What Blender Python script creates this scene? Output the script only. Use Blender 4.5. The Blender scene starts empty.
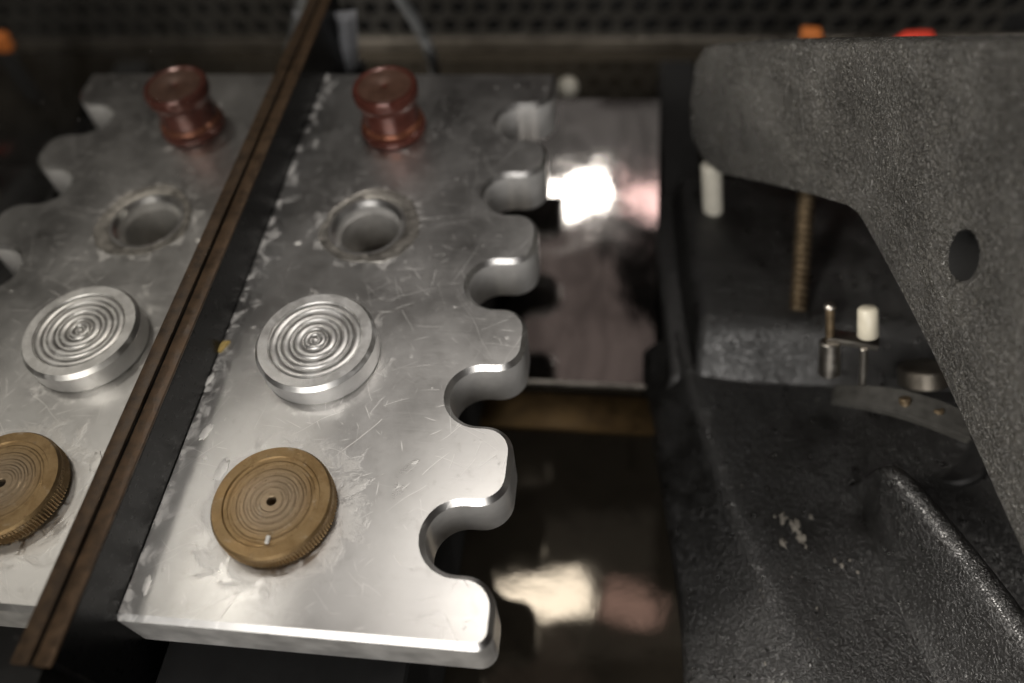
import bpy, bmesh, math, random
from mathutils import Vector, Matrix, Euler
random.seed(7)
sc = bpy.context.scene
U = 0.04                       # one slot pitch of the aluminium plate, in metres

# ------------------------------------------------------------------ camera
CAM = Vector((2.971, -1.248, 4.673)); EUL = Euler((0.633, 0.071, 0.102), 'XYZ'); FPX = 800.0
cd = bpy.data.cameras.new('camera'); cam = bpy.data.objects.new('camera', cd)
sc.collection.objects.link(cam); sc.camera = cam
cam.location = CAM * U; cam.rotation_euler = EUL
cd.sensor_width = 22.3; cd.lens = FPX / 1024 * 22.3
cd.clip_start = 0.005; cd.clip_end = 50
cd.dof.use_dof = True; cd.dof.focus_distance = 5.35 * U; cd.dof.aperture_fstop = 2.6
cd.dof.aperture_blades = 7
# ------------------------------------------------------------------ world, lamps, exposure
w = bpy.data.worlds.new('World'); sc.world = w; w.use_nodes = True
wt = w.node_tree; bgn = wt.nodes['Background']          # made-up noise glow for the unseen room: warm and dark blotches to reflect
wc = wt.nodes.new('ShaderNodeTexCoord'); wn = wt.nodes.new('ShaderNodeTexNoise')
wn.inputs['Scale'].default_value = 5.0; wn.inputs['Detail'].default_value = 4.0
wt.links.new(wc.outputs['Generated'], wn.inputs['Vector'])
wr = wt.nodes.new('ShaderNodeValToRGB'); wt.links.new(wn.outputs['Fac'], wr.inputs[0]); wt.links.new(wr.outputs[0], bgn.inputs[0])
e = wr.color_ramp.elements
e[0].position = .38; e[0].color = (.10, .095, .09, 1); e[1].position = .72; e[1].color = (2.6, 2.0, 1.75, 1)
k_ = e.new(.52); k_.color = (.50, .46, .42, 1); k_ = e.new(.60); k_.color = (1.3, .85, .75, 1)
bgn.inputs[1].default_value = 0.016
sc.view_settings.view_transform = 'Standard'; sc.view_settings.look = 'None'
sc.view_settings.exposure = 0.18; sc.view_settings.gamma = 1.0
def lamp(name, loc, target, sx, sy, watts, col):
    l = bpy.data.lights.new(name, 'AREA'); l.shape = 'RECTANGLE'
    l.size = sx * U; l.size_y = sy * U; l.energy = watts; l.color = col
    o = bpy.data.objects.new(name, l); sc.collection.objects.link(o)
    o.location = Vector(loc) * U
    o.rotation_euler = (Vector(target) - Vector(loc)).to_track_quat('-Z', 'Y').to_euler()
    return o
lamp('overhead_light', (-0.8, 14.6, 40), (2.2, 2, 0), 6.6, 1.9, 2.5, (1.0, 0.95, 0.88))
lamp('overhead_light', (5.0, 14.8, 40), (2.2, 2, 0), 3.4, 1.8, 0.17, (1.0, 0.66, 0.62))  # added pink source, tints the reflection in the polished sheet
lamp('overhead_light', (13.2, 13.2, 40), (2.2, 2, 0), 6.5, 3.4, 4.2, (1.0, 0.95, 0.88))
lamp('ceiling_fill', (34, 14, 42), (2, 2, 0), 14, 6, 1.3, (1.0, 0.95, 0.88))           # broad dim fill panels added to lift plate, casting and polished sheet
lamp('ceiling_fill', (1.0, 18, 46), (2, 4, 0), 40, 9, 0.50, (1.0, 0.95, 0.90))  # added panel, brings grey into the polished sheet's reflection
lamp('ceiling_fill', (1.0, 3.5, 47), (2, 4, 0), 26, 11, 0.42, (1.0, 0.80, 0.73))  # added pinkish panel for the lower part of the sheet's reflection
lamp('room_fill', (0, -40, 20), (2, 2, 0), 30, 28, 23.0, (1.0, 0.96, 0.91))
lamp('room_fill', (-30, -12, 27), (5, 2, 0), 12, 10, 46.0, (1.0, 0.94, 0.86))  # added fill from the left, brightens the support arm

# ------------------------------------------------------------------ pixel -> place
RM = EUL.to_matrix()
def ray(u, v): return RM @ Vector(((u - 512) / FPX, (341.5 - v) / FPX, -1))
def atz(u, v, z): d = ray(u, v); return CAM + d * ((z - CAM.z) / d.z)
def aty(u, v, y): d = ray(u, v); return CAM + d * ((y - CAM.y) / d.y)
def atx(u, v, x): d = ray(u, v); return CAM + d * ((x - CAM.x) / d.x)
def onplane(u, v, p, n): d = ray(u, v); return CAM + d * ((p - CAM).dot(n) / d.dot(n))

# ------------------------------------------------------------------ helpers
def link(o, parent=None):
    sc.collection.objects.link(o)
    if parent is not None: o.parent = parent
    return o
def tag(o, label=None, cat=None, group=None, kind=None):
    if label: o['label'] = label
    if cat: o['category'] = cat
    if group: o['group'] = group
    if kind: o['kind'] = kind
    return o
def thing(name, loc, label, cat, group=None):
    o = bpy.data.objects.new(name, None); o.empty_display_size = 0.005
    o.location = Vector(loc) * U; link(o); o['o'] = list(loc)
    return tag(o, label, cat, group)
def org(p):
    if p is None: return Vector((0, 0, 0))
    if 'o' in p: return Vector(p['o'])
    return Vector((0, 0, 0))
def put(name, bm, mat, parent=None, smooth=None, origin=None):
    """bmesh in plate units, world placed -> one mesh object"""
    o0 = org(parent) if parent is not None else (Vector(origin) if origin else Vector((0, 0, 0)))
    bmesh.ops.recalc_face_normals(bm, faces=bm.faces[:])
    for v in bm.verts: v.co = (v.co - o0) * U
    me = bpy.data.meshes.new(name); bm.to_mesh(me); bm.free()
    me.materials.append(mat)
    if smooth is not None:
        me.polygons.foreach_set('use_smooth', [True] * len(me.polygons))
        me.set_sharp_from_angle(angle=math.radians(smooth))
    o = bpy.data.objects.new(name, me); link(o, parent)
    if parent is None: o.location = o0 * U
    o['o'] = list(o0)
    return o
def lathe(prof, c=(0, 0, 0), seg=96, jit=None, axis=None):
    """prof: list of (r,z); closed when r=0 at ends"""
    bm = bmesh.new(); rings = []
    for r, z in prof:
        if r < 1e-6: rings.append([bm.verts.new((0, 0, z))])
        else: rings.append([bm.verts.new((r * math.cos(2 * math.pi * k / seg), r * math.sin(2 * math.pi * k / seg), z)) for k in range(seg)])
    for a, b in zip(rings, rings[1:]):
        for k in range(seg):
            k2 = (k + 1) % seg
            if len(a) == 1 and len(b) == 1: continue
            if len(a) == 1: bm.faces.new((a[0], b[k], b[k2]))
            elif len(b) == 1: bm.faces.new((a[k], b[0], a[k2]))
            else: bm.faces.new((a[k], b[k], b[k2], a[k2]))
    M = Matrix.Identity(4)
    if axis is not None: M = Vector((0, 0, 1)).rotation_difference(Vector(axis).normalized()).to_matrix().to_4x4()
    M = Matrix.Translation(Vector(c)) @ M
    bm.transform(M)
    return bm
def rod(p0, p1, r0, r1=None, seg=24, ch=0.012):
    r1 = r0 if r1 is None else r1
    p0 = Vector(p0); p1 = Vector(p1); L = (p1 - p0).length
    return lathe([(0, 0), (r0 - ch, 0), (r0, ch), (r1, L - ch), (r1 - ch, L), (0, L)], p0, seg, axis=p1 - p0)
def box(x0, x1, y0, y1, z0, z1, bev=0.0, seg=2):
    bm = bmesh.new(); bmesh.ops.create_cube(bm, size=1)
    for v in bm.verts:
        v.co = Vector(((x0 + x1) / 2 + v.co.x * (x1 - x0), (y0 + y1) / 2 + v.co.y * (y1 - y0), (z0 + z1) / 2 + v.co.z * (z1 - z0)))
    if bev: bmesh.ops.bevel(bm, geom=bm.edges[:], offset=bev, segments=seg, affect='EDGES', profile=0.5)
    return bm
def hexa(pts, bev=0.0, seg=2):
    """8 points: bottom 4 then top 4 (same order)"""
    bm = bmesh.new(); v = [bm.verts.new(p) for p in pts]
    for f in ((3, 2, 1, 0), (4, 5, 6, 7), (0, 1, 5, 4), (1, 2, 6, 5), (2, 3, 7, 6), (3, 0, 4, 7)): bm.faces.new([v[i] for i in f])
    bmesh.ops.recalc_face_normals(bm, faces=bm.faces[:])
    if bev: bmesh.ops.bevel(bm, geom=bm.edges[:], offset=bev, segments=seg, affect='EDGES', profile=0.5)
    return bm
def tube(pts, r, seg=12):
    bm = bmesh.new(); pts = [Vector(p) for p in pts]; rings = []
    for i, p in enumerate(pts):
        t = (pts[min(i + 1, len(pts) - 1)] - pts[max(i - 1, 0)]).normalized()
        a = t.orthogonal().normalized() if i == 0 else (rings[-1][1] - t * rings[-1][1].dot(t)).normalized()
        b = t.cross(a)
        rings.append(([bm.verts.new(p + r * (a * math.cos(2 * math.pi * k / seg) + b * math.sin(2 * math.pi * k / seg))) for k in range(seg)], a))
    for (A, _), (B, _) in zip(rings, rings[1:]):
        for k in range(seg): bm.faces.new((A[k], A[(k + 1) % seg], B[(k + 1) % seg], B[k]))
    bm.faces.new(rings[0][0][::-1]); bm.faces.new(rings[-1][0])
    return bm
def subdiv(o, lv):
    m = o.modifiers.new('s', 'SUBSURF'); m.levels = lv; m.render_levels = lv

# ------------------------------------------------------------------ materials
class NT:
    def __init__(s, name):
        s.m = bpy.data.materials.new(name); s.m.use_nodes = True
        s.t = s.m.node_tree; s.b = s.t.nodes['Principled BSDF']
        tc = s.t.nodes.new('ShaderNodeTexCoord')
        s.P = s.vm('SCALE', tc.outputs['Object'], scale=1.0 / U)
    def set(s, **k):
        for n, v in k.items():
            i = s.b.inputs[n.replace('_', ' ')]
            if hasattr(v, 'is_output'): s.t.links.new(v, i)
            else: i.default_value = v
        return s
    def _in(s, n, i, v):
        if v is None: return
        if hasattr(v, 'is_output'): s.t.links.new(v, n.inputs[i])
        else: n.inputs[i].default_value = v
    def vm(s, op, a, b=None, scale=None):
        n = s.t.nodes.new('ShaderNodeVectorMath'); n.operation = op; s._in(n, 0, a); s._in(n, 1, b)
        if scale is not None: n.inputs['Scale'].default_value = scale
        return n.outputs['Value'] if op in ('LENGTH', 'DISTANCE') else n.outputs[0]
    def m2(s, op, a, b=0.0, clamp=False):
        n = s.t.nodes.new('ShaderNodeMath'); n.operation = op; n.use_clamp = clamp; s._in(n, 0, a); s._in(n, 1, b); return n.outputs[0]
    def noise(s, scale, detail=4, rough=0.55, vec=None, dist=0.0, w=None):
        n = s.t.nodes.new('ShaderNodeTexNoise'); s._in(n, 'Vector', vec or s.P)
        n.inputs['Scale'].default_value = scale; n.inputs['Detail'].default_value = detail; n.inputs['Roughness'].default_value = rough; n.inputs['Distortion'].default_value = dist
        return n.outputs['Fac']
    def voro(s, scale, feat='F1', vec=None, rnd=1.0):
        n = s.t.nodes.new('ShaderNodeTexVoronoi'); n.feature = feat; s._in(n, 'Vector', vec or s.P); n.inputs['Scale'].default_value = scale; n.inputs['Randomness'].default_value = rnd
        return n.outputs['Distance']
    def map(s, rot=(0, 0, 0), sc_=(1, 1, 1), loc=(0, 0, 0), vec=None):
        n = s.t.nodes.new('ShaderNodeMapping'); s._in(n, 0, vec or s.P); n.inputs['Location'].default_value = loc; n.inputs['Rotation'].default_value = rot; n.inputs['Scale'].default_value = sc_
        return n.outputs[0]
    def step(s, x, a, b, lo=0.0, hi=1.0):
        n = s.t.nodes.new('ShaderNodeMapRange'); n.interpolation_type = 'SMOOTHSTEP'
        s._in(n, 0, x); n.inputs[1].default_value = a; n.inputs[2].default_value = b; n.inputs[3].default_value = lo; n.inputs[4].default_value = hi
        return n.outputs[0]
    def lin(s, x, a, b, lo=0.0, hi=1.0):
        n = s.t.nodes.new('ShaderNodeMapRange'); s._in(n, 0, x); n.inputs[1].default_value = a; n.inputs[2].default_value = b; n.inputs[3].default_value = lo; n.inputs[4].default_value = hi
        return n.outputs[0]
    def mix(s, f, a, b):
        n = s.t.nodes.new('ShaderNodeMix'); n.data_type = 'RGBA'; s._in(n, 0, f); s._in(n, 6, a); s._in(n, 7, b); return n.outputs[2]
    def sep(s, v=None):
        n = s.t.nodes.new('ShaderNodeSeparateXYZ'); s._in(n, 0, v or s.P); return n.outputs
    def bump(s, h, strength, dist=0.01, normal=None):
        n = s.t.nodes.new('ShaderNodeBump'); s._in(n, 'Height', h); n.inputs['Strength'].default_value = strength; n.inputs['Distance'].default_value = dist * U
        if normal is not None: s._in(n, 'Normal', normal)
        return n.outputs[0]
def C(r, g, b): return (r, g, b, 1)

def seglines(n, scale, L, wd, keep, seed, dist=.03):
    '''thin straight marks, one per Voronoi cell, each turned its own way'''
    nd = n.t.nodes.new('ShaderNodeTexNoise'); nd.inputs['Scale'].default_value = 2.3; nd.inputs['Detail'].default_value = 1; n._in(nd, 'Vector', n.P)
    p = n.vm('ADD', n.P, n.vm('SCALE', nd.outputs['Color'], scale=dist * 4))
    p = n.vm('MULTIPLY', n.vm('ADD', p, (seed * 3.1, seed * 1.7, 0)), (1, 1, 0))
    v = n.t.nodes.new('ShaderNodeTexVoronoi'); v.voronoi_dimensions = '2D'; v.inputs['Scale'].default_value = scale; n._in(v, 'Vector', p)
    loc = n.vm('SUBTRACT', p, v.outputs['Position'])
    col = n.sep(v.outputs['Color'])
    rt = n.t.nodes.new('ShaderNodeVectorRotate'); rt.rotation_type = 'Z_AXIS'; n._in(rt, 'Vector', loc)
    n._in(rt, 'Angle', n.m2('MULTIPLY', col[0], 6.283))
    q = n.sep(rt.outputs[0])
    ln = n.m2('MULTIPLY', col[2], L)
    a = n.step(n.m2('ABSOLUTE', q[1]), wd, wd * .3)
    b = n.step(n.m2('SUBTRACT', n.m2('ABSOLUTE', q[0]), ln), .02, -.03)
    return n.m2('MULTIPLY', n.m2('MULTIPLY', a, b), n.step(col[1], 1 - keep, 1 - keep + .15))

def mat_plate():
    n = NT('machined_aluminium')
    cx = [(0.925, .717), (.904, 1.949), (.97, 3.258), (.966, 4.482)]
    # fine brushed lines
    br = n.noise(1.0, 3, 0.6, n.map((0, 0, .06), (1.2, 120, 1)))
    cloud = n.noise(1.7, 5, 0.62)
    sm = n.noise(7.0, 5, 0.65, None, 0.6)
    scr = None
    for args in ((1.1, .9, .0036, .7, 1), (1.7, .5, .0032, .65, 5), (2.6, .32, .0032, .6, 9), (4.2, .17, .0036, .55, 13), (5.6, .13, .0034, .5, 21), (9, .06, .005, .4, 17), (1.3, .8, .0032, .6, 27)):
        q_ = seglines(n, *args); scr = q_ if scr is None else n.m2('MAXIMUM', scr, q_)
    scr = n.m2('MULTIPLY', scr, n.step(n.noise(1.5, 4, .65, n.map(loc=(2, 9, 0))), .38, .68, .12, .8))
    # white residue: blotches, thicker round the mounts and along the channel
    X, Y, Z = n.sep()
    near = None
    for i, (a, b) in enumerate(cx):
        d = n.vm('DISTANCE', n.vm('MULTIPLY', n.P, (1, 1, 0)), (a, b, 0))
        r0 = (.40, .47, .42, .33)[i]; wd = (.30, .12, .12, .10)[i]; am = (1.0, .3, .5, .4)[i]
        g = n.m2('MULTIPLY', n.m2('MULTIPLY', n.step(d, r0 - .04, r0), n.step(d, r0 + .03, r0 + wd, 1, 0)), am)
        near = g if near is None else n.m2('MAXIMUM', near, g)
    edge = n.m2('MULTIPLY', n.step(X, .40, .13), .55)
    near = n.m2('MAXIMUM', near, edge)
    bl = n.noise(6.5, 7, 0.72, None, 0.9)
    res = n.m2('MULTIPLY', n.step(n.m2('ADD', bl, n.m2('MULTIPLY', near, 0.20)), .60, .76), .70)
    fl = n.m2('MULTIPLY', n.step(n.noise(15, 3, .5), .70, .75), n.step(n.noise(2.2, 2, .5, n.map(loc=(4, 1, 0))), .46, .6))
    res = n.m2('MAXIMUM', res, n.m2('MULTIPLY', fl, .7))
    # caked line along the channel foot
    ck = n.m2('MULTIPLY', n.step(X, .185, .135), n.step(n.noise(7, 4, .7), .49, .57))
    res = n.m2('MAXIMUM', res, ck)
    base = n.mix(n.lin(cloud, .3, .7), C(.53, .523, .51), C(.66, .655, .645))
    base = n.mix(n.m2('MULTIPLY', n.step(sm, .55, .75), .35), base, C(.36, .35, .33))
    base = n.mix(n.m2('MULTIPLY', scr, .9), base, C(.97, .96, .94))
    base = n.mix(res, base, C(.82, .81, .785))
    ro = n.lin(cloud, .3, .7, .27, .38)
    ro = n.m2('ADD', ro, n.m2('MULTIPLY', n.m2('SUBTRACT', br, .5), .05))
    ro = n.m2('ADD', ro, n.m2('MULTIPLY', scr, .18))
    ro = n.m2('ADD', ro, n.m2('MULTIPLY', res, .22))
    h = n.m2('ADD', n.m2('MULTIPLY', br, .10), n.m2('ADD', n.m2('MULTIPLY', scr, -.12), n.m2('MULTIPLY', res, .6)))
    n.set(Base_Color=base, Metallic=n.m2('SUBTRACT', n.lin(res, 0, 1, 1, .45), n.m2('MULTIPLY', scr, .25), True), Roughness=ro, Normal=n.bump(h, .22, .006))
    return n.m
def mat_alu(name='turned_aluminium', dark=0.0):
    n = NT(name)
    v = n.noise(9, 5, .65, None, .4)
    sp = n.noise(30, 3, .6)
    pat = n.step(n.noise(4.5, 6, .7, None, .6), .50, .68)
    base = n.mix(n.step(v, .35, .7), C(.66, .655, .64), C(.80, .795, .78))
    base = n.mix(n.m2('MULTIPLY', n.step(sp, .58, .76), .3), base, C(.42, .41, .40))
    base = n.mix(n.m2('MULTIPLY', pat, .6), base, C(.84, .84, .83))
    n.set(Base_Color=base, Metallic=n.lin(pat, 0, 1, 1, .55), Roughness=n.lin(v, .3, .7, .36, .50), Normal=n.bump(n.m2('ADD', v, n.m2('MULTIPLY', sp, .3)), .12, .006))
    return n.m
def mat_brass():
    n = NT('aged_brass')
    v = n.noise(6, 6, .65, None, .5); s = n.noise(34, 3, .6)
    d = n.vm('LENGTH', n.vm('MULTIPLY', n.P, (1, 1, 0)))
    ringn = n.noise(1.0, 2, .5, n.vm('SCALE', n.P, scale=2.0))
    base = n.mix(n.step(v, .35, .68), C(.235, .150, .065), C(.36, .25, .125))
    base = n.mix(n.m2('MULTIPLY', n.step(d, .30, .12), .65), base, C(.34, .275, .20))
    base = n.mix(n.m2('MULTIPLY', n.step(s, .58, .72), .55), base, C(.16, .10, .045))
    pale = n.m2('MULTIPLY', n.step(n.noise(12, 5, .7), .58, .7), .5)
    base = n.mix(pale, base, C(.52, .45, .35))
    n.set(Base_Color=base, Metallic=.75, Roughness=n.lin(v, .3, .7, .42, .58), Normal=n.bump(n.m2('ADD', v, s), .2, .01))
    return n.m
def mat_crackle(name, base, scale=34, strength=.8, rough=.42, dust=.35, dist=.02, spec=.5):
    n = NT(name)
    wv = n.vm('ADD', n.P, n.vm('SCALE', n.P, scale=0.0))
    a = n.noise(scale, 3, .55, None, 1.2)
    b = n.voro(scale * .8, 'SMOOTH_F1')
    c = n.noise(scale * .23, 2, .5)
    h = n.m2('ADD', n.m2('MULTIPLY', n.step(a, .38, .64), .8), n.m2('MULTIPLY', b, .5))
    h = n.m2('MULTIPLY', h, n.lin(n.noise(1.9, 4, .6, n.map(loc=(1, 5, 9))), .35, .65, .35, 1.25))
    big = n.noise(1.3, 4, .6)
    bc = n.mix(n.lin(big, .3, .7), C(*[x * .8 for x in base]), C(*[min(1, x * 1.25) for x in base]))
    ds = n.m2('MULTIPLY', n.step(n.noise(26, 4, .7, n.map(loc=(3, 3, 3))), .66, .74), n.step(n.noise(1.6, 3, .6, n.map(loc=(7, 1, 2))), .48, .62))
    bc = n.mix(n.m2('MULTIPLY', ds, dust), bc, C(.38, .35, .28))
    ro = n.lin(c, .3, .7, rough - .07, rough + .10)
    n.set(Base_Color=bc, Roughness=ro, Normal=n.bump(h, strength, dist))
    n.b.inputs['Specular IOR Level'].default_value = spec
    return n.m
def mat_simple(name, col, rough=.5, metal=0.0, var=.25, scale=8, bump=.1, spec=.5):
    n = NT(name); v = n.noise(scale, 5, .6)
    n.set(Base_Color=n.mix(n.lin(v, .3, .7), C(*[c * (1 - var) for c in col]), C(*[min(1, c * (1 + var)) for c in col])), Metallic=metal,
          Roughness=n.lin(v, .3, .7, max(.02, rough - .06), rough + .08), Normal=n.bump(v, bump, .012))
    n.b.inputs['Specular IOR Level'].default_value = spec
    return n.m
def mat_mirror():
    n = NT('dusty_mirror')
    specks = n.m2('MULTIPLY', n.step(n.voro(9), .055, .03), n.step(n.noise(3, 2, .5), .48, .58))
    film = n.lin(n.noise(2.2, 5, .65), .3, .7)
    f = n.m2('MAXIMUM', n.m2('MULTIPLY', specks, .8), n.m2('MULTIPLY', film, .05))
    n.set(Base_Color=n.mix(f, C(.74, .73, .70), C(.5, .47, .42)), Metallic=n.lin(f, 0, 1, 1, 0), Roughness=n.lin(f, 0, .1, .0, .06))
    return n.m
def mat_floor(name, col, rough, metal, wav, streak=False):
    n = NT(name); v = n.noise(2.6, 6, .65, None, .5); f = n.noise(20, 3, .6)
    sm = n.step(v, .48, .7)
    if streak: sm = n.step(n.noise(1.0, 5, .6, n.map((0, 0, .08), (2.2, 1.0, 1)), .8), .36, .68)  # grime-like darker streaks, painted in for dark reflected shapes
    n.b.inputs['Specular IOR Level'].default_value = .14
    n.set(Base_Color=n.mix(sm, C(*col), C(*[c * (.55 if streak else .7) for c in col])), Metallic=metal, Roughness=n.lin(v, .35, .7, rough, rough + .04), Normal=n.bump(n.m2('ADD', n.m2('MULTIPLY', n.noise(1.1, 2, .5), 3), n.m2('MULTIPLY', v, .3)), wav, .02))
    return n.m

M_PLATE = mat_plate(); M_ALU = mat_alu(); M_BRASS = mat_brass(); M_MIRROR = mat_mirror()
M_ARM = mat_crackle('wrinkle_paint_grey', (.054, .052, .047), 33, 1.0, .27, .3, .036, .8)
M_CAST = mat_crackle('wrinkle_paint_black', (.0055, .0053, .005), 36, .8, .33, .6, .009, .85)
M_BLACK = mat_simple('gloss_black_enamel', (.003, .003, .0032), .30, 0, .3, 20, .04, .2)
M_DULL = mat_simple('dull_black_paint', (.012, .012, .012), .45, 0, .3, 12, .1)
M_LIP = mat_simple('worn_brown_edge', (.085, .052, .028), .46, .25, .5, 14, .3)
M_COPPER = mat_simple('brown_glazed_spool', (.115, .038, .028), .16, .25, .3, 7, .06)
M_COPRING = mat_simple('copper_ring', (.24, .09, .05), .25, .5, .25, 9, .05)
M_SPOOLTOP = mat_simple('brown_worn_spool_end', (.10, .05, .033), .42, .2, .3, 12, .1)
M_FLOOR = mat_floor('polished_dark_steel', (.034, .029, .022), .03, 0.6, .10)
M_CHUTE = mat_floor('polished_steel', (.24, .228, .22), .04, 1.0, .14, True)
M_BAR = mat_simple('tarnished_brass_strip', (.060, .038, .015), .42, .8, .35, 6, .1)
M_GRILLE = mat_simple('black_grille_paint', (.018, .017, .015), .34, 0, .3, 10, .1)
M_VOID = mat_simple('matt_black_back', (.004, .004, .004), .9, 0, .1, 5, 0)
M_TRIM = mat_simple('dull_steel_trim', (.26, .235, .20), .42, 1, .2, 6, .1)
M_STEEL = mat_simple('dull_steel', (.33, .31, .28), .36, 1, .25, 12, .15)
M_THREAD = mat_simple('oily_brassy_steel', (.16, .12, .075), .42, .8, .25, 12, .15)
M_NYLON = mat_simple('white_nylon', (.44, .41, .33), .45, 0, .08, 8, .05)
M_WHITE = mat_simple('white_plastic_rod', (.46, .44, .38), .40, 0, .08, 8, .05)
M_CLIP = mat_simple('grey_plastic_clip', (.20, .205, .22), .42, 0, .12, 8, .05)
M_CABLE = mat_simple('grey_cable', (.085, .088, .09), .5, 0, .15, 8, .05)
M_ORANGE = mat_simple('orange_plastic', (.40, .12, .025), .4, 0, .1, 8, .05)
M_RED = mat_simple('red_plastic', (.42, .03, .015), .4, 0, .1, 8, .05)
M_YELLOW = mat_simple('yellow_chip', (.50, .36, .12), .55, 0, .15, 20, .1)
M_MILLED_LIT = mat_simple('milled_aluminium_edge_lit', (.84, .83, .815), .34, .62, .12, 5, .06)  # paler copy of the edge metal, lit slot walls put into the colour
M_EDGE_SHADED = mat_simple('aluminium_edge_shaded', (.62, .61, .59), .42, .62, .2, 5, .15)  # darker copy of the edge metal, shade put into the colour
M_LEVER = mat_simple('grey_painted_lever', (.034, .033, .030), .45, 0, .3, 14, .4)
M_CHIP = mat_simple('white_chip', (.75, .74, .70), .6, 0, .1, 20, .1)
M_RESIN = mat_simple('dried_glue_residue', (.30, .285, .26), .42, .8, .35, 12, .5)
M_RESIN2 = mat_simple('pale_dried_spot', (.86, .85, .82), .5, .5, .1, 20, .3)
M_RUST = mat_simple('scraped_bare_patch', (.19, .175, .15), .6, 0, .2, 20, .2)

# ------------------------------------------------------------------ setting
FZ = -2.0
def sheet(pts):
    bm = bmesh.new(); bm.faces.new([bm.verts.new(p) for p in pts]); return bm
tag(put('floor', sheet([(-7, -5, FZ), (12, -5, FZ), (12, 9.2, FZ), (-7, 9.2, FZ)]), M_FLOOR), 'polished dark steel floor of the machine', None, None, 'structure')

# inclined polished sheet behind the brass strip
ang = math.radians(16.6); y0 = atz(600, 386, FZ).y + .02
def chz(y): return FZ + .02 + (y - y0) * math.tan(ang)
y1 = next(k / 50 for k in range(200, 400) if onplane(600, 100, Vector((0, y0, chz(y0))), Vector((0, -math.sin(ang), math.cos(ang)))).y < k / 50)
t = thing('polished_sheet', (2.6, y0, FZ), 'inclined polished steel sheet rising behind the brown strip beside the slotted plate', 'metal sheet')
put('sheet', hexa([(-.5, y0, FZ + .004), (3.46, y0, FZ + .004), (3.46, y1, FZ + .004), (-.5, y1, FZ + .004), (-.5, y0, chz(y0)), (3.46, y0, chz(y0)), (3.46, y1, chz(y1)), (-.5, y1, chz(y1))], .006, 1), M_CHUTE, t)
put('lower_lip', box(-.5, 3.46, y0 - .05, y0 - .003, FZ + .004, FZ + .05, .01, 2), M_STEEL, t)
yb0, yb1 = atz(590, 434, FZ).y, atz(590, 398, FZ).y
tag(put('brown_strip', box(.2, 3.5, yb0, yb1, FZ + .002, FZ + .06, .02, 2), M_BAR, None, 40, (2.6, yb0, FZ)), 'tarnished brown brass strip lying across the floor below the slotted plate', 'metal strip')

# back panel with punched holes
YB = atz(560, 46, FZ).y
def grille():
    bm = bmesh.new(); p = .31; n = 12; r = p * .37
    x0 = -6.2; nx = 46; nz = 6; z0 = FZ + .32
    for j in range(nz):
        for i in range(nx):
            cx = x0 + i * p + (p / 2 if j % 2 else 0); cz = z0 + j * p * .90
            sq = [];ci = [];cb = []
            for k in range(n):
                a = 2 * math.pi * (k + .5) / n; c, s = math.cos(a), math.sin(a); m = max(abs(c), abs(s))
                sq.append(bm.verts.new((cx + c / m * p / 2, YB, cz + s / m * p * .45)))
                ci.append(bm.verts.new((cx + c * r, YB, cz + s * r))); cb.append(bm.verts.new((cx + c * r, YB + .05, cz + s * r)))
            for k in range(n):
                k2 = (k + 1) % n
                bm.faces.new((sq[k], sq[k2], ci[k2], ci[k])); bm.faces.new((ci[k], ci[k2], cb[k2], cb[k]))
    return bm, z0 - p * .45, z0 + (nz - .5) * p * .9
g, gz0, gz1 = grille()
t = thing('perforated_panel', (2.5, YB, FZ), 'black perforated grille panel with rows of round holes along the back', 'grille')
put('punched_sheet', g, M_GRILLE, t)
put('backing', box(-6.6, 8.6, YB + .25, YB + .3, FZ, gz1 + .1), M_VOID, t)
put('bottom_rail', box(-6.6, 8.6, YB - .10, YB - .002, FZ + .003, gz0 - .004, .015, 2), M_TRIM, t)
put('top_rail', box(-6.6, 8.6, YB - .05, YB + .06, gz1 + .003, gz1 + .15, .015, 2), M_GRILLE, t)

# ------------------------------------------------------------------ slotted plate
T = .45; CHF = .035
PX0, PX1 = .120, 2.355; YBACK = 5.30
SLOT = [(4.668 - k + d) for k, d in enumerate((-.05, .01, .013, -.004, -.042))]; SR = .262; SX = 1.861
def arc(cx, cy, r, a0, a1, n):
    return [(cx + r * math.cos(math.radians(a0 + (a1 - a0) * k / n)), cy + r * math.sin(math.radians(a0 + (a1 - a0) * k / n))) for k in range(n + 1)]
TR = .17
out = [(PX0, 0)] + arc(PX1 - .07, .07, .07, -90, 0, 6)
for yc in reversed(SLOT):
    out += arc(PX1 - TR, yc - SR - TR, TR, 0, 90, 8)
    out += arc(SX + SR, yc - SR + SR, SR, -90, -270, 22)
    out += arc(PX1 - TR, yc + SR + TR, TR, -90, 0, 8)
out += [(PX1, YBACK), (PX0, YBACK)]
HOLE = (.97, 3.258); HR = .272
cu = bpy.data.curves.new('plate_outline', 'CURVE'); cu.dimensions = '2D'; cu.fill_mode = 'BOTH'
for pts in (out, arc(HOLE[0], HOLE[1], HR + .028, 0, 352.5, 47)):
    sp = cu.splines.new('POLY'); sp.points.add(len(pts) - 1); sp.use_cyclic_u = True
    for q, (x, y) in zip(sp.points, pts): q.co = (x * U, y * U, 0, 1)
cu.extrude = (T / 2 - CHF) * U; cu.bevel_depth = CHF * U; cu.bevel_resolution = 0; cu.offset = -CHF * U * .0
co = bpy.data.objects.new('tmp', cu); link(co); bpy.context.view_layer.update()
me = bpy.data.meshes.new_from_object(co.evaluated_get(bpy.context.evaluated_depsgraph_get()))
bpy.data.objects.remove(co)
bm = bmesh.new(); bm.from_mesh(me); bmesh.ops.remove_doubles(bm, verts=bm.verts[:], dist=1e-6)
for v in bm.verts: v.co = v.co / U - Vector((0, 0, T / 2))
t = thing('slotted_plate', (0, 0, -T), 'thick machined aluminium plate with a row of rounded slots along one edge', 'metal plate')
plate = put('plate_body', bm, M_PLATE, t, 25)
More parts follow.
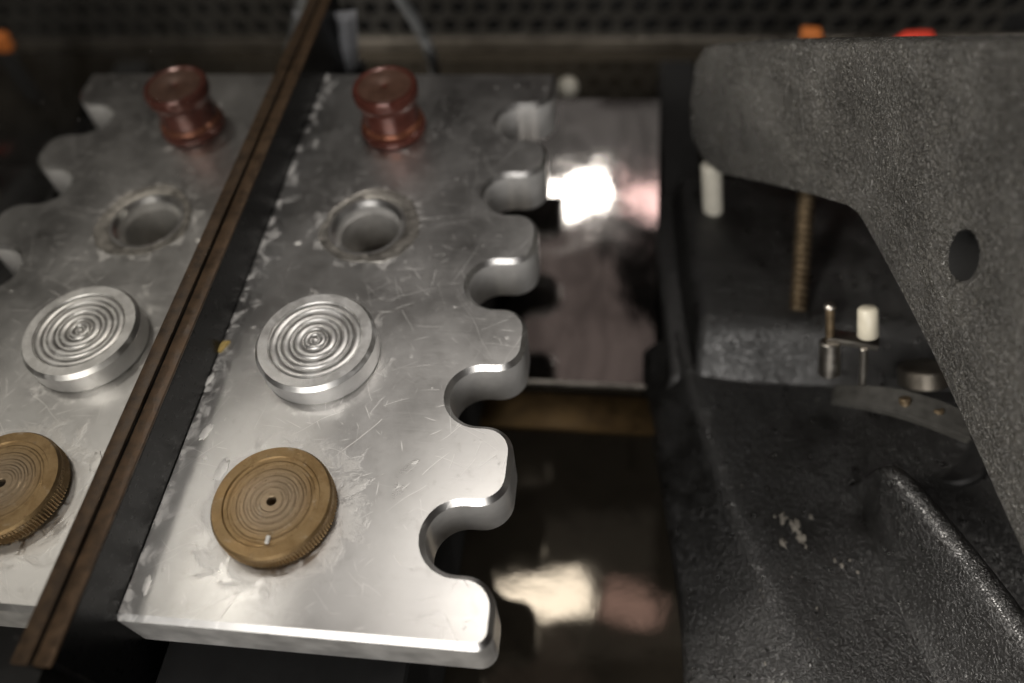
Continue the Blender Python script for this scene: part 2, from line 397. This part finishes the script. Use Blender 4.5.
plate.data.materials.append(M_MILLED_LIT); plate.data.materials.append(M_EDGE_SHADED)
for f in plate.data.polygons:
    if abs(f.normal.z) < .3: f.material_index = 2 if f.center.y < .02 * U else 1  # front edge gets the shaded copy, slot walls the lit one
tag(put('under_plate_dark', box(.16, 1.80, -.40, 5.1, FZ + .004, -T - .17, .02, 1), M_VOID, None, None, (1, 2, FZ)), 'matt black block added below the slotted plate to keep the gap dark', 'support block')  # black block added so the space under the plate stays dark
# dried ring of residue round the open hole
def residue_ring(cx, cy, ri, ro, hgt, seed, seg=90):
    rnd = random.Random(seed); bm = bmesh.new(); R = []
    ph = [rnd.uniform(0, 6.28) for _ in range(6)]
    for k in range(seg):
        a = 2 * math.pi * k / seg
        wob = .03 * math.sin(a + ph[0]) + .018 * math.sin(3 * a + ph[1]) + .005 * math.sin(7 * a + ph[2]) + rnd.uniform(-.008, .008)
        rr = ro + wob
        row = []
        for f, h in ((0, .002), (.10, .5), (.6, .35), (.82, .75), (.93, 1), (1, 0)):
            r = ri + (rr - ri) * f
            z = .0015 + hgt * h * (1 + .5 * rnd.uniform(-1, 1))
            if f == 1: z = -.003
            if f == 0: z = -.003
            row.append(bm.verts.new((cx + r * math.cos(a), cy + r * math.sin(a), z)))
        R.append(row)
    for k in range(seg):
        A, B = R[k], R[(k + 1) % seg]
        for i in range(5): bm.faces.new((A[i], B[i], B[i + 1], A[i + 1]))
    return bm
put('hole_residue_ring', residue_ring(HOLE[0], HOLE[1], HR + .045, .420, .007, 3), M_RESIN, t, 40)
put('hole_sleeve', lathe([(HR - .008, -.12), (HR - .022, -.11), (HR - .022, -T - .05), (HR - .008, -T - .05)], (HOLE[0], HOLE[1], 0), 64), M_EDGE_SHADED, t, 30)
put('hole_bottom', lathe([(0, -T - .15), (HR + .05, -T - .15), (HR + .05, -T - .06), (.06, -T - .06), (.05, -T - .03), (0, -T - .03)], (HOLE[0], HOLE[1], 0), 48), M_STEEL, t, 30)

# ------------------------------------------------------------------ discs and spool on the plate
AX, AY, AR, AH = .904, 1.949, .437, .195
t = thing('ridged_aluminium_disc', (AX, AY, 0), 'bright aluminium disc turned with concentric ridges standing on the plate', 'metal disc')
prof = [(0, .001), (AR - .01, .001), (AR, .012), (AR, AH - .035), (AR - .025, AH), (AR - .095, AH), (AR - .105, AH - .016)]
prof += [(.05, AH - .020), (0, AH - .020)]
db_ = put('disc_body', lathe(prof, (AX, AY, 0), 128), M_ALU, t, 22)
db_.data.materials.append(M_MILLED_LIT)
for f in db_.data.polygons:
    if abs(f.normal.z) < .3 and f.center.xy.length > (AR - .02) * U: f.material_index = 1
def ridge(r, wd, h, z, c, mat, parent, name='ridge', wob=0.0):
    pr = []
    for k in range(9):
        a = math.pi * k / 8
        pr.append((r + wd * math.cos(a), z - .004 + h * math.sin(a)))
    return put(name, lathe([(r + wd, z - .008)] + pr + [(r - wd, z - .008)], c, 96), mat, parent, 60)
for r in (.305, .215, .128):
    ridge(r, .038, .024, AH - .02, (AX, AY, 0), M_ALU, t)
ridge(.062, .026, .026, AH - .02, (AX, AY, 0), M_ALU, t)
put('centre_boss', lathe([(.026, AH - .03), (.024, AH - .006), (.012, AH + .002), (0, AH + .003)], (AX, AY, 0), 32), M_ALU, t, 50)

BX, BY, BR, BH = .925, .717, .385, .165
t = thing('knurled_brass_disc', (BX, BY, 0), 'aged brass disc with fine concentric rings, a small centre hole and knurled rim', 'metal disc')
prof = [(0, .001), (BR - .03, .001), (BR - .03, BH * .55), (BR, BH * .6), (BR, BH - .02), (BR - .012, BH), (BR - .075, BH), (BR - .082, BH - .012)]
z = BH - .012; r = BR - .09
for rr in (.262, .208, .160, .118, .080):
    prof += [(rr + .018, z), (rr + .010, z + .004), (rr - .002, z + .004), (rr - .010, z)]
prof += [(.034, z), (.030, z - .004), (.028, BH * .2), (0, BH * .2)]
put('disc_body', lathe(prof, (BX, BY, 0), 128), M_BRASS, t, 20)
def knurl(cx, cy, r, z0, z1, n=110, d=.013):
    bm = bmesh.new(); top = []; bot = []; tin = []; bin_ = []
    for k in range(n * 2):
        a = math.pi * k / n; rr = r + (d if k % 2 else 0)
        c, s = math.cos(a), math.sin(a)
        bot.append(bm.verts.new((cx + rr * c, cy + rr * s, z0))); top.append(bm.verts.new((cx + rr * c, cy + rr * s, z1)))
        bin_.append(bm.verts.new((cx + (r - .03) * c, cy + (r - .03) * s, z0))); tin.append(bm.verts.new((cx + (r - .03) * c, cy + (r - .03) * s, z1)))
    for k in range(2 * n):
        j = (k + 1) % (2 * n)
        bm.faces.new((bot[k], bot[j], top[j], top[k])); bm.faces.new((top[k], top[j], tin[j], tin[k])); bm.faces.new((bin_[k], bin_[j], bot[j], bot[k]))
    return bm
put('knurled_rim', knurl(BX, BY, BR - .008, .03, BH - .03), M_BRASS, t)
q = atz(268, 540, BH)
tag(put('paint_chip', box(q.x - .012, q.x + .012, q.y - .026, q.y + .026, BH - .004, BH + .016, .004, 1), M_CHIP, None, None, (q.x, q.y, BH)), 'tiny white chip lying on the aged brass disc', 'chip')

SX0, SY0, SRD, SH = .966, 4.482, .285, .482
t = thing('brown_spool', (SX0, SY0, 0), 'reddish brown spool with flanged ends standing on the far end of the plate', 'spool')
c = (SX0, SY0, 0)
put('base_flange', lathe([(0, .001), (SRD - .01, .001), (SRD + .01, .02), (SRD + .01, .06), (SRD - .015, .085), (SRD - .05, .095), (0, .095)], c, 72), M_COPPER, t, 40)
put('barrel', lathe([(SRD - .025, .085), (SRD - .030, .16), (SRD - .038, .30), (SRD - .035, .34), (SRD - .015, .362), (0, .362)], c, 72), M_COPPER, t, 50)
put('collar', lathe([(SRD - .035, .09), (SRD - .012, .095), (SRD - .004, .115), (SRD - .012, .135), (SRD - .04, .145)], c, 72), M_COPRING, t, 50)
tf = put('top_flange', lathe([(SRD - .03, .352), (SRD - .004, .37), (SRD + .002, .39), (SRD + .002, SH - .02), (SRD - .012, SH), (SRD - .03, SH), (SRD - .04, SH - .008), (0, SH - .012)], c, 72), M_COPPER, t, 40)
tf['o'] = list(c)
put('end_face', lathe([(SRD - .05, SH - .012), (SRD - .055, SH - .004), (.04, SH - .004), (.03, SH - .012)], c, 72), M_SPOOLTOP, tf, 40)
def spot(u, v, rx_, ry_, seed, rot=0.0):
    rnd = random.Random(seed); p = atz(u, v, 0); bm = bmesh.new(); n = 28; rows = []
    wv = [(2 * math.pi * k / n, rnd.uniform(.82, 1.15)) for k in range(n)]; cr_, sr_ = math.cos(rot), math.sin(rot)
    for f, h in ((1, -.002), (.92, .006), (.6, .008)):
        rows.append([bm.verts.new((p.x + f * g_ * (rx_ * math.cos(a) * cr_ - ry_ * math.sin(a) * sr_), p.y + f * g_ * (rx_ * math.cos(a) * sr_ + ry_ * math.sin(a) * cr_), h)) for a, g_ in wv])
    for A, B in zip(rows, rows[1:]):
        for k in range(n): bm.faces.new((A[k], A[(k + 1) % n], B[(k + 1) % n], B[k]))
    bm.faces.new(rows[-1])
    return bm
for u, v, a_, b_, rot_ in ((222, 470, .042, .085, -.2), (206, 432, .03, .07, -.3), (209, 380, .022, .06, -.35), (147, 585, .025, .06, .1), (205, 458, .02, .02, 0), (298, 243, .03, .02, .4), (415, 462, .03, .014, .5)):
    put('dried_spot', spot(u, v, a_, b_, u, rot_), M_RESIN2, plate.parent, 50)
# small residue flakes are separate loose bits near the channel
q = atz(222, 347, 0)
tag(put('yellow_flake', hexa([(q.x - .03, q.y - .05, .001), (q.x + .01, q.y - .05, .001), (q.x + .05, q.y + .05, .001), (q.x, q.y + .04, .001), (q.x - .03, q.y - .05, .015), (q.x + .01, q.y - .05, .012), (q.x + .05, q.y + .05, .02), (q.x, q.y + .04, .02)]), M_YELLOW, None, None, (q.x, q.y, 0)), 'small yellowish flake lying on the plate beside the black channel', 'flake')

# ------------------------------------------------------------------ mirror in its channel
XL = .113; HB = .427; YE0, YE1 = -.42, 6.15
t = thing('edge_channel', (.06, 0, -T), 'black channel bar with worn brown lip running along the plate and holding the mirror', 'channel')
put('channel_wall', box(.014, XL, YE0 + .03, YE1, -1.1, HB - .03, .006, 1), M_BLACK, t)
put('brown_lip', box(.012, XL + .004, YE0, YE1, HB - .029, HB, .010, 2), M_LIP, t, 40)
t = thing('mirror_panel', (-.03, 0, -T), 'upright dusty mirror panel reflecting the plate, discs and spool', 'mirror')
put('mirror_glass', box(-.05, 0.0, YE0 - .6, YE1 + .05, .30, 3.0), M_MIRROR, t)
put('backing', box(-.11, -.053, YE0 - .6, YE1 + .05, -1.1, 3.0), M_DULL, t)

# clip, cable and chip at the far end of the channel
t = thing('cable_clip', tuple(aty(346, 68, 5.9)), 'grey plastic clip fixed at the far end of the black channel', 'clip')
a0 = aty(338, 66, 5.95); a1 = aty(333, 14, 5.95); b0 = aty(358, 68, 5.95); b1 = aty(356, 12, 5.95)
def slab(a, b, c_, d, th, bev=.01):
    n = (b - a).cross(d - a).normalized()
    if n.y < 0: n = -n
    return hexa([a, b, c_, d] + [p + n * th for p in (a, b, c_, d)], bev, 2)
ex = Vector((1, 0, 0))
put('clip_plate', slab(a0, b0, b1, a1, .05, .012), M_CLIP, t, 40)
put('clip_rib', rod(a0 - ex * .02, a1 - ex * .02, .035, .035, 16), M_CLIP, t, 40)
put('clip_barrel', rod(a0 + ex * .12 - Vector((0, .03, 0)), a1 + ex * .13 - Vector((0, .03, 0)), .075, .075, 20), M_CLIP, t, 40)
put('clip_foot', box(a0.x - .05, b0.x + .06, a0.y - .03, a0.y + .12, -1.1, a0.z + .004, .01, 1), M_DULL, t)
q = aty(320, 18, 6.0)
tag(put('yellow_tab', slab(aty(315, 30, 6.05), aty(322, 30, 6.05), aty(331, 6, 6.05), aty(323, 5, 6.05), .03, .006), M_YELLOW, None, None, tuple(q)), 'small cream tab at the far end of the channel beside the grey clip', 'tab')
pts = [atz(438, 92, FZ + .08), aty(433, 62, 6.7), aty(424, 38, 6.75), aty(411, 14, 6.8), aty(398, -6, 6.8), aty(384, -30, 6.8), aty(370, -60, 6.8)]
dense = []
for i in range(len(pts) - 1):
    P0, P1, P2, P3 = pts[max(i - 1, 0)], pts[i], pts[i + 1], pts[min(i + 2, len(pts) - 1)]
    for k in range(6):
        s = k / 6; dense.append(.5 * ((2 * P1) + (P2 - P0) * s + (2 * P0 - 5 * P1 + 4 * P2 - P3) * s * s + (3 * P1 - P0 - 3 * P2 + P3) * s ** 3))
dense.append(pts[-1])
tag(put('grey_cable', tube(dense, .065, 14), M_CABLE, None, 60, tuple(pts[0])), 'thin grey cable rising behind the brown spool in front of the grille', 'cable')
q = aty(568, 88, y1 + .25)
t = thing('cream_knob', tuple(q - Vector((0, 0, .12))), 'small cream domed knob beyond the far corner of the slotted plate', 'knob')
put('stem', rod((q.x, q.y, FZ + .003), q, .05, .05, 20), M_STEEL, t, 40)
put('dome', lathe([(0, -.10), (.09, -.10), (.12, -.06), (.12, .05), (.09, .10), (.04, .125), (0, .13)], q, 32), M_WHITE, t, 50)

# ------------------------------------------------------------------ support arm on the right (wrinkle paint plate with a round hole)
hp = CAM + ray(960, 257) * 4.85
dB = Vector((1, -3.0, 0)).normalized(); nB = Vector((dB.y, -dB.x, 0)).normalized()
if nB.y > 0: nB = -nB
cr0 = onplane(856, 42, hp, nB); cr1 = onplane(856, 214, hp, nB)
dA = Vector((1, -1.9, 0)).normalized(); nA = Vector((dA.y, -dA.x, 0)).normalized()
if nA.y > 0: nA = -nA
# crease line leans a little: use a plane through both crease points
dcr = (cr0 - cr1).normalized(); nA = dA.cross(dcr).normalized()
if nA.y > 0: nA = -nA
Apts = [(856, 214), (845, 206), (812, 196), (765, 184), (716, 173), (702, 160), (690, 136), (689, 104), (694, 62), (704, 47), (760, 43), (856, 42)]
Bpts = [(856, 42), (950, 41), (1040, 41), (1130, 42), (1130, 790), (1060, 642), (1024, 560), (1000, 506), (960, 416), (930, 352), (900, 292), (875, 246), (862, 222), (856, 214)]
A3 = [onplane(u, v, cr0, nA) for u, v in Apts]; B3 = [onplane(u, v, hp, nB) for u, v in Bpts]
A3[0] = B3[-1].copy(); A3[-1] = B3[0].copy()
up = Vector((0, 0, 1)); rH = .165
hole = [hp + dB * rH * math.cos(2 * math.pi * k / 40) * .80 + up * rH * math.sin(2 * math.pi * k / 40) * 1.12 for k in range(40)]
bm = bmesh.new()
va = [bm.verts.new(p) for p in A3]; bm.faces.new(va)
vb = [va[-1]] + [bm.verts.new(p) for p in B3[1:-1]] + [va[0]]
vh = [bm.verts.new(p) for p in hole]
def E_(a, b): return bm.edges.get((a, b)) or bm.edges.new((a, b))
eb = [E_(vb[i], vb[(i + 1) % len(vb)]) for i in range(len(vb))] + [E_(vh[i], vh[(i + 1) % 40]) for i in range(40)]
bmesh.ops.triangle_fill(bm, edges=eb, use_beauty=True, normal=nB)
for f in list(bm.faces):
    if all(v in vh for v in f.verts): bm.faces.remove(f)
bmesh.ops.recalc_face_normals(bm, faces=bm.faces[:])
fl = [f for f in bm.faces]
if fl[0].normal.dot(nA) < 0: bmesh.ops.reverse_faces(bm, faces=fl)
th = .22
front = bm.faces[:]
ret = bmesh.ops.extrude_face_region(bm, geom=front)
nv = [g for g in ret['geom'] if isinstance(g, bmesh.types.BMVert)]
for v in nv: v.co += -(nA + nB).normalized() * th
bmesh.ops.recalc_face_normals(bm, faces=bm.faces[:])
sharp = [e for e in bm.edges if len(e.link_faces) == 2 and e.calc_face_angle(0) > .6]
bmesh.ops.bevel(bm, geom=sharp, offset=.035, segments=3, affect='EDGES', profile=.5)
foot = B3[4]
t = thing('support_arm', (foot.x, foot.y, foot.z), 'dark grey wrinkle painted support arm with one round hole', 'machine arm')
put('arm_plate', bm, M_ARM, t, 30)
bb = lathe([(1, .03), (1, .45), (0, .45)], (0, 0, 0), 40)
bb.transform(Matrix.Translation(hp) @ Matrix(((dB.x, 0, -nB.x, 0), (dB.y, 0, -nB.y, 0), (0, 1, 0, 0), (0, 0, 0, 1))) @ Matrix.Diagonal((rH * .79, rH * 1.11, 1, 1)))
put('dark_hole_liner', bb, M_VOID, t)  # black liner added so the arm hole looks dark inside

# ------------------------------------------------------------------ black casting
BZ = -1.5
t = thing('machine_casting', (4.4, 1.5, FZ), 'black wrinkle painted casting with a raised block and a sloping ridge', 'machine casting')
# bed: rounded slab whose left wall leans down to the floor
E1 = [(672, 330), (690, 408), (728, 520), (765, 620), (785, 683), (815, 790)]
bm = bmesh.new(); rows = []
for i, (u, v) in enumerate(E1):
    e = atz(u, v, BZ); wx = (.30, .30, .42, .56, .66, .8)[i]
    r0 = [(e.x - wx, e.y, FZ + .004), (e.x - wx + .03, e.y, FZ + .1), (e.x - .05, e.y, BZ - .10), (e.x + .02, e.y, BZ - .01), (e.x + .16, e.y, BZ + .005), (e.x + .5, e.y, BZ - .03), (e.x + 1.0, e.y, BZ - .04), (7.6, e.y, BZ), (7.6, e.y, FZ + .004)]
    rows.append([bm.verts.new(p) for p in r0])
for A, B in zip(rows, rows[1:]):
    for k in range(len(A) - 1): bm.faces.new((A[k], A[k + 1], B[k + 1], B[k]))
bed = put('bed', bm, M_CAST, t, 180); subdiv(bed, 3)
# raised block, front face leaning back
fl_, fr_ = atz(697, 402, BZ - .02), atz(835, 402, BZ - .02)
tl = aty(699, 320, fl_.y + .62); zt = tl.z
xr = 6.6; yb = fl_.y + 2.6
tb = aty(668, 232, yb - .4)
pts = [Vector((fl_.x - .05, fl_.y, BZ - .3)), Vector((xr, fl_.y, BZ - .3)), Vector((xr, yb, BZ - .3)), Vector((fl_.x - .30, yb, BZ - .3)),
       Vector((tl.x, tl.y, zt)), Vector((xr, tl.y, zt)), Vector((xr, yb, zt - .05)), Vector((fl_.x - .12, yb, zt - .05))]
put('block', hexa(pts, .10, 4), M_CAST, t, 60)
# side cheek left of the block, standing on the floor
c0, c1 = atz(650, 400, FZ + .05), atz(662, 238, FZ + .4)
put('side_cheek', hexa([Vector((c0.x + .04, c0.y - .1, FZ + .004)), Vector((fl_.x + .1, c0.y - .1, FZ + .004)), Vector((fl_.x + .1, yb, FZ + .004)), Vector((c0.x + .04, yb, FZ + .004)),
     Vector((fl_.x - .22, c0.y, BZ - .05)), Vector((fl_.x + .1, c0.y, BZ - .05)), Vector((fl_.x + .1, yb, zt - .35)), Vector((fl_.x - .42, yb, zt - .35))], .05, 3), M_CAST, t, 60)
tag(put('side_wall', box(3.50, 3.95, yb + .02, YB - .9, FZ + .004, BZ - .1, .03, 2), M_DULL, None, None, (3.7, yb, FZ)), 'dull black side wall between the polished sheet and the support arm', 'wall')
tag(put('shade_panel', box(3.8, 7.8, 2.8, 7.8, 2.9, 3.1, .05, 2), M_DULL, None, None, (5.8, 5, 3)), 'dull black panel added out of view to shade the casting block', 'machine hood')  # unseen panel, added to keep ceiling light off the block
# ridge: tent shaped wall with a rounded crest
crest = [(888, 462), (925, 503), (975, 563), (1024, 628), (1085, 712)]
base = [(866, 535), (893, 600), (930, 678), (965, 750), (1010, 840)]
bm = bmesh.new(); rows = []
for i, ((cu_, cv), (bu, bv)) in enumerate(zip(crest, base)):
    b = atz(bu, bv, BZ - .05); y = atz(cu_, cv, BZ + .75).y
    c_ = aty(cu_, cv, y); 
    if i == 0: c_ = c_ + Vector((0, 0, 0))
    rr = .085
    row = [b, b.lerp(c_, .30) + Vector((.03, 0, -.06)), b.lerp(c_, .72), c_ + Vector((-.06, -.02, -.045)), c_ + Vector((.03, 0, .0)), c_ + Vector((.12, .03, -.045)), c_ + Vector((.19, .06, -.25)), Vector((c_.x + .30, c_.y + .1, BZ - .1))]
    rows.append([bm.verts.new(p) for p in row])
# close the tip
tipc = [v.co.copy() + Vector((-.02, .07, -.05)) for v in rows[0]]
rows.insert(0, [bm.verts.new(p.lerp(sum(tipc, Vector()) / len(tipc), .35)) for p in tipc])
tail = [v.co.copy() + Vector((-.03, .1, -.5)) for v in rows[0]]
rows.insert(0, [bm.verts.new(p) for p in tail])
for A, B in zip(rows, rows[1:]):
    for k in range(len(A) - 1): bm.faces.new((A[k], A[k + 1], B[k + 1], B[k]))
rg = put('ridge_wall', bm, M_CAST, t, 180); subdiv(rg, 3)
# scraped patch on the bed
def blot(u, v, z, r, seed, h=.006, squash=1.6):
    rnd = random.Random(seed); p = atz(u, v, z); bm = bmesh.new(); n = 22
    cv = bm.verts.new((p.x, p.y, p.z + h)); ring = []
    for k in range(n):
        a = 2 * math.pi * k / n; q = r * rnd.uniform(.35, 1.2)
        ring.append(bm.verts.new((p.x + q * math.cos(a), p.y + q * math.sin(a) * squash, p.z - .002)))
    for k in range(n): bm.faces.new((cv, ring[k], ring[(k + 1) % n]))
    return bm
for u, v, r, sd in ((783, 518, .035, 2), (795, 527, .045, 5), (801, 537, .04, 6), (783, 543, .035, 8), (811, 517, .018, 9), (775, 516, .012, 3), (806, 546, .014, 4), (742, 486, .008, 1), (760, 590, .007, 1), (792, 577, .007, 12), (817, 608, .009, 1), (765, 663, .012, 7), (835, 560, .012, 4), (842, 566, .016, 5), (850, 560, .010, 6), (858, 572, .012, 3)):
    put('scraped_patch', blot(u, v, BZ + .02, r, sd, .004), M_RUST, t)

# ------------------------------------------------------------------ adjusting mechanism between block and arm
def lean(u0, v0, y0_, u1, v1, dy): return aty(u0, v0, y0_), aty(u1, v1, y0_ + dy)
def threaded(p0, p1, r, pitch, d, seg=20):
    p0 = Vector(p0); p1 = Vector(p1); L = (p1 - p0).length; pr = [(0, 0), (r - d, 0)]; z = 0
    while z + pitch < L:
        pr += [(r - d, z + .02 * pitch), (r, z + .35 * pitch), (r, z + .6 * pitch), (r - d, z + .98 * pitch)]; z += pitch
    pr += [(r - d, L), (0, L)]
    return lathe(pr, p0, seg, axis=p1 - p0)
p0 = atz(798, 312, zt - .03); p1 = aty(807, 186, p0.y + 1.15)
tag(put('threaded_rod', threaded(p0, p1, .080, .066, .026), M_THREAD, None, 30, tuple(p0)), 'oily threaded rod standing on the black block behind the support arm', 'threaded rod')
p0 = aty(713, 217, yb - .55); p1 = aty(711, 163, yb - .42)
tag(put('white_rod', rod(p0, p1, .10, .10, 24, .02), M_WHITE, None, 40, tuple(p0)), 'short pale rod hanging below the far end of the support arm', 'rod')

yM = fl_.y - .06
t = thing('adjuster', tuple(aty(850, 400, yM)), 'small adjuster with white nylon cap, steel post, pin and flat lever', 'adjuster')
a, b = lean(829, 374, yM, 830, 341, .12); put('post', rod(a, b, .085, .08, 24), M_STEEL, t, 40)
a2, b2 = lean(830, 343, yM + .12, 830, 308, .12); put('post_screw', rod(a2, b2, .034, .034, 16), M_THREAD, t, 40)
put('screw_head', rod(b2, b2 + (b2 - a2).normalized() * .04, .05, .045, 16, .01), M_STEEL, t, 40)
a, b = lean(868, 338, yM + .1, 868, 307, .13); put('nylon_cap', rod(a, b, .080, .077, 28, .02), M_NYLON, t, 50)
p = [aty(828, 338, yM + .1), aty(880, 346, yM + .06), aty(880, 336, yM + .22), aty(828, 328, yM + .26)]
put('cross_link', hexa([q - Vector((0, 0, .07)) for q in p] + p, .01, 2), M_STEEL, t, 40)
a, b = lean(862, 392, yM - .05, 864, 348, .12); put('pin', rod(a, b, .030, .030, 14, .005), M_STEEL, t, 40)
bm = bmesh.new(); prev = None                                   # bowed flat arm
for k in range(13):
    f = k / 12; u = 832 + 140 * f; bow = 10 * math.sin(math.pi * f)
    a_ = aty(u, 400 + 40 * f - bow * .6, yM - .14 - .46 * f); b_ = aty(u + 3, 384 + 30 * f - bow, yM + .03 - .38 * f); dz = Vector((0, 0, .085))
    q_ = [bm.verts.new(v_) for v_ in (a_, b_, b_ - dz, a_ - dz)]
    if prev:
        for m_ in range(4): bm.faces.new((prev[m_], prev[(m_ + 1) % 4], q_[(m_ + 1) % 4], q_[m_]))
    else: bm.faces.new(q_)
    prev = q_
bm.faces.new(prev[::-1]); bmesh.ops.recalc_face_normals(bm, faces=bm.faces[:])
bmesh.ops.bevel(bm, geom=[e_ for e_ in bm.edges if e_.calc_face_angle(0) > .8], offset=.014, segments=2, affect='EDGES')
put('lever', bm, M_LEVER, t, 40)
for u, v in ((905, 405), (938, 416)):
    a, b = lean(u, v, yM - .38 * (u - 832) / 140 - .08, u, v - 7, .03); put('screw_head', rod(a, b, .045, .045, 14, .008), M_THREAD, t, 40)
for u, v, dy in ((866, 428, 0), (864, 398, .05)):
    a, b = lean(u, v, yM - .03 + dy, u + 1, v - 9, .03); put('nut', rod(a, b, .075, .075, 6, .008), M_STEEL, t)
a, b = lean(868, 470, yM - .1, 866, 430, .08); put('stud', rod(a, b, .04, .04, 14), M_DULL, t, 40)
a, b = lean(924, 384, yM + .25, 924, 366, .10); 
tag(put('bronze_washer', lathe([(0, 0), (.19, 0), (.205, .012), (.205, (b - a).length - .012), (.19, (b - a).length), (0, (b - a).length)], a, 40, axis=(b - a)), M_TRIM, None, 40, tuple(a)), 'thick dull metal disc beside the flat lever behind the support arm', 'metal disc')
a, b = lean(955, 500, yM - .5, 950, 458, .15)
L = (b - a).length
tag(put('pulley', lathe([(0, 0), (.26, 0), (.28, .03), (.25, L * .35), (.25, L * .65), (.28, L - .03), (.26, L), (0, L)], a, 48, axis=(b - a)), M_DULL, None, 40, tuple(a)), 'dark grooved pulley wheel behind the sloping ridge of the casting', 'pulley')
# coloured caps seen over the arm, in front of the grille
for nm, uv, m, lab in (('orange_cap', [(800, 50), (828, 50), (822, 34), (803, 33)], M_ORANGE, 'orange plastic cap showing over the top edge of the support arm'),
                       ('red_cap', [(888, 50), (938, 50), (935, 37), (908, 38)], M_RED, 'red plastic cap showing over the top edge of the support arm')):
    y = 7.45; p = [aty(u, v, y) for u, v in uv]; zb = p[0].z - .02; d = Vector((0, .15, 0))
    o = thing(nm, (p[0].x, y, FZ), None, None)
    put('cap', hexa([Vector((p[0].x, y, zb)), Vector((p[1].x, y, zb)), Vector((p[1].x, y + .15, zb)), Vector((p[0].x, y + .15, zb)), p[3], p[2], p[2] + d, p[3] + d], .02, 3), m, o, 50)
    put('stem', box(p[0].x + .05, p[1].x - .05, y + .04, y + .12, FZ + .003, zb - .002), M_VOID, o)
    tag(o, lab, 'cap')

for o in bpy.data.objects:
    if 'o' in o: del o['o']
